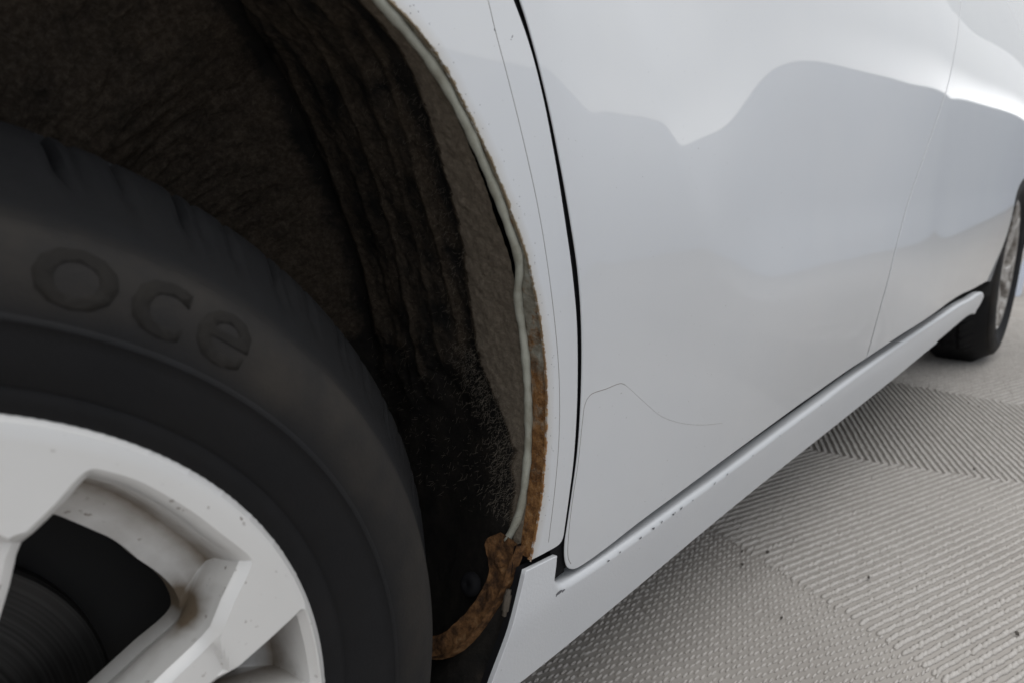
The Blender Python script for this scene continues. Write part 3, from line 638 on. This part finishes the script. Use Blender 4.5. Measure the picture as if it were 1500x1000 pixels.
def make_tyre():
    P_ = TYP
    nb = 66; sub = 8; na = nb*sub; V = []; band = []
    for i in range(na):
        a = 2*math.pi*i/na; ph = i % sub; bl = i//sub
        for vv, rr in P_:
            cut = 0.
            sh = float(sstep(.292, .303, rr))*(vv < .08)
            if ph == 0: cut = (.0085 if bl % 2 == 0 else .004)*sh
            if ph == 5 and bl % 2 == 1: cut = .0022*sh
            if .07 < vv < .16 and ph == 3: cut = .004
            r_ = rr-cut; sk = vv*1.1; zf = r_*math.sin(a+sk); V.append((r_*math.cos(a+sk), vv+cut*.6, max(zf, -.2955)))
            band.append(float(sstep(.236, .250, rr)*(1-sstep(.271, .279, rr)))+.12)
    V = np.array(V); me = mesh('tyre', V, gridfaces(na, len(TYP), closed_u=True)); fix_normals(me)
    at = me.attributes.new('band', 'FLOAT', 'POINT'); at.data.foreach_set('value', np.array(band, np.float32))
    me.polygons.foreach_set('use_smooth', [True]*len(me.polygons)); me.set_sharp_from_angle(angle=math.radians(50))
    return me
M_DISC = mat('brake_disc_steel', (.22, .22, .23), .45, .7); t = NT(M_DISC)
xyz = t.n('SeparateXYZ'); t.l(t.coord(), xyz.inputs[0]); rr_ = t.math('SQRT', t.math('ADD', t.math('POWER', xyz.outputs[0], 2), t.math('POWER', xyz.outputs[2], 2)))
cmb = t.n('CombineXYZ'); t.l(rr_, cmb.inputs[0]); t.bump(t.noise(900, 3, .6, cmb.outputs[0]), .0006, .8)
t.set('Base Color', t.ramp(t.noise(420, 3, .6, cmb.outputs[0]), [(.3, (.012, .011, .010)), (.7, (.06, .058, .056))]))
def lathe(name, prof, m, parent, n=96):
    V = [(rr*math.cos(a), vv, rr*math.sin(a)) for a in np.linspace(0, 2*math.pi, n, endpoint=False) for vv, rr in prof]
    me = mesh(name, V, gridfaces(n, len(prof), closed_u=True)); fix_normals(me); me.polygons.foreach_set('use_smooth', [True]*len(me.polygons)); me.set_sharp_from_angle(angle=math.radians(35))
    return link(name, me, m, parent, False)
def letters(txt, a0, rr, size, parent, lift=.0003, m=None):
    """Raised lettering, wrapped round the tyre's side wall."""
    cu = bpy.data.curves.new('lettering', 'FONT'); cu.body = txt; cu.size = size; cu.resolution_u = 3; cu.space_character = 1.08; cu.offset = .0006
    o = bpy.data.objects.new('lettering', cu); COL.objects.link(o); bpy.context.view_layer.update()
    me = bpy.data.meshes.new_from_object(o.evaluated_get(bpy.context.evaluated_depsgraph_get())); bpy.data.objects.remove(o)
    bm = bmesh.new(); bm.from_mesh(me); bmesh.ops.triangulate(bm, faces=bm.faces); bmesh.ops.subdivide_edges(bm, edges=[e for e in bm.edges if e.calc_length() > .006], cuts=2); bmesh.ops.triangulate(bm, faces=bm.faces)
    ret = bmesh.ops.extrude_face_region(bm, geom=bm.faces[:]); up = [q for q in ret['geom'] if isinstance(q, bmesh.types.BMVert)]; ups = set(up)
    for v in bm.verts:
        x, y = v.co.x, v.co.y; R_ = rr+y; a = a0-1.3*x/(rr+size*.35); vv = float(sidewall_v(R_))-(lift if v in ups else -.001)
        v.co = (R_*math.cos(a), vv, R_*math.sin(a))
    bmesh.ops.recalc_face_normals(bm, faces=bm.faces); bm.to_mesh(me); bm.free(); me.materials.clear()
    return link('lettering', me, m or M_LETTER, parent, True)
M_LETTER = mat('worn_raised_rubber', (.036, .033, .030), .85, spec=.12)
t = NT(M_LETTER); t.set('Base Color', t.mix(t.maprange(t.noise(16, 5, .6), .34, .66), (.0130, .0125, .0122), (.0225, .0200, .0172)))
wheel = link('wheel', make_rim(), M_SILVER, car, False)
tyre = link('tyre', make_tyre(), M_TYRE, wheel, False)
lathe('brake_disc', [(.072, .0), (.072, .062), (.080, .064), (.084, .070), (.084, .110), (.0855, .1115), (.094, .1115), (.0955, .110), (.0955, .07)], M_DISC, wheel)
lathe('brake_backplate', [(.105, .0), (.105, .13), (.108, .165), (.14, .176)], M_DARK, wheel)
txt = letters('oce', math.radians(70.5), .2460, .048, wheel)
wheel.location = (0, .035, .295); wheel.rotation_euler = (0, 0, -.101)
M_DARKALLOY = mat('dark_alloy', (.36, .34, .31), .55, .1, .3); t = NT(M_DARKALLOY)  # rear rim: darker, mottled alloy
t.set('Base Color', t.ramp(t.noise(38, 4), [(.35, (.16, .14, .12)), (.55, (.34, .32, .295)), (.75, (.46, .445, .42))]))
rw = wheel.copy(); rw.data = wheel.data.copy(); rw.data.materials[0] = M_DARKALLOY; COL.objects.link(rw); rw.location = (W, -.026, .297); rw.rotation_euler = (0, math.radians(25), 0); rw.parent = car
for ch in [c for c in wheel.children if c is not txt]:
    c = ch.copy(); COL.objects.link(c); c.parent = rw
# rear wheel house
V = [(CR[0]+(RA+.004)*math.cos(a), y, CR[1]+(RA+.004)*math.sin(a)) for a in np.radians(np.arange(172, 56, -4.)) for y in (-.03, .06, .15, .29)]
link('rear_arch_liner', mesh('rear_arch_liner', V, gridfaces(29, 4)), M_DARK, car)
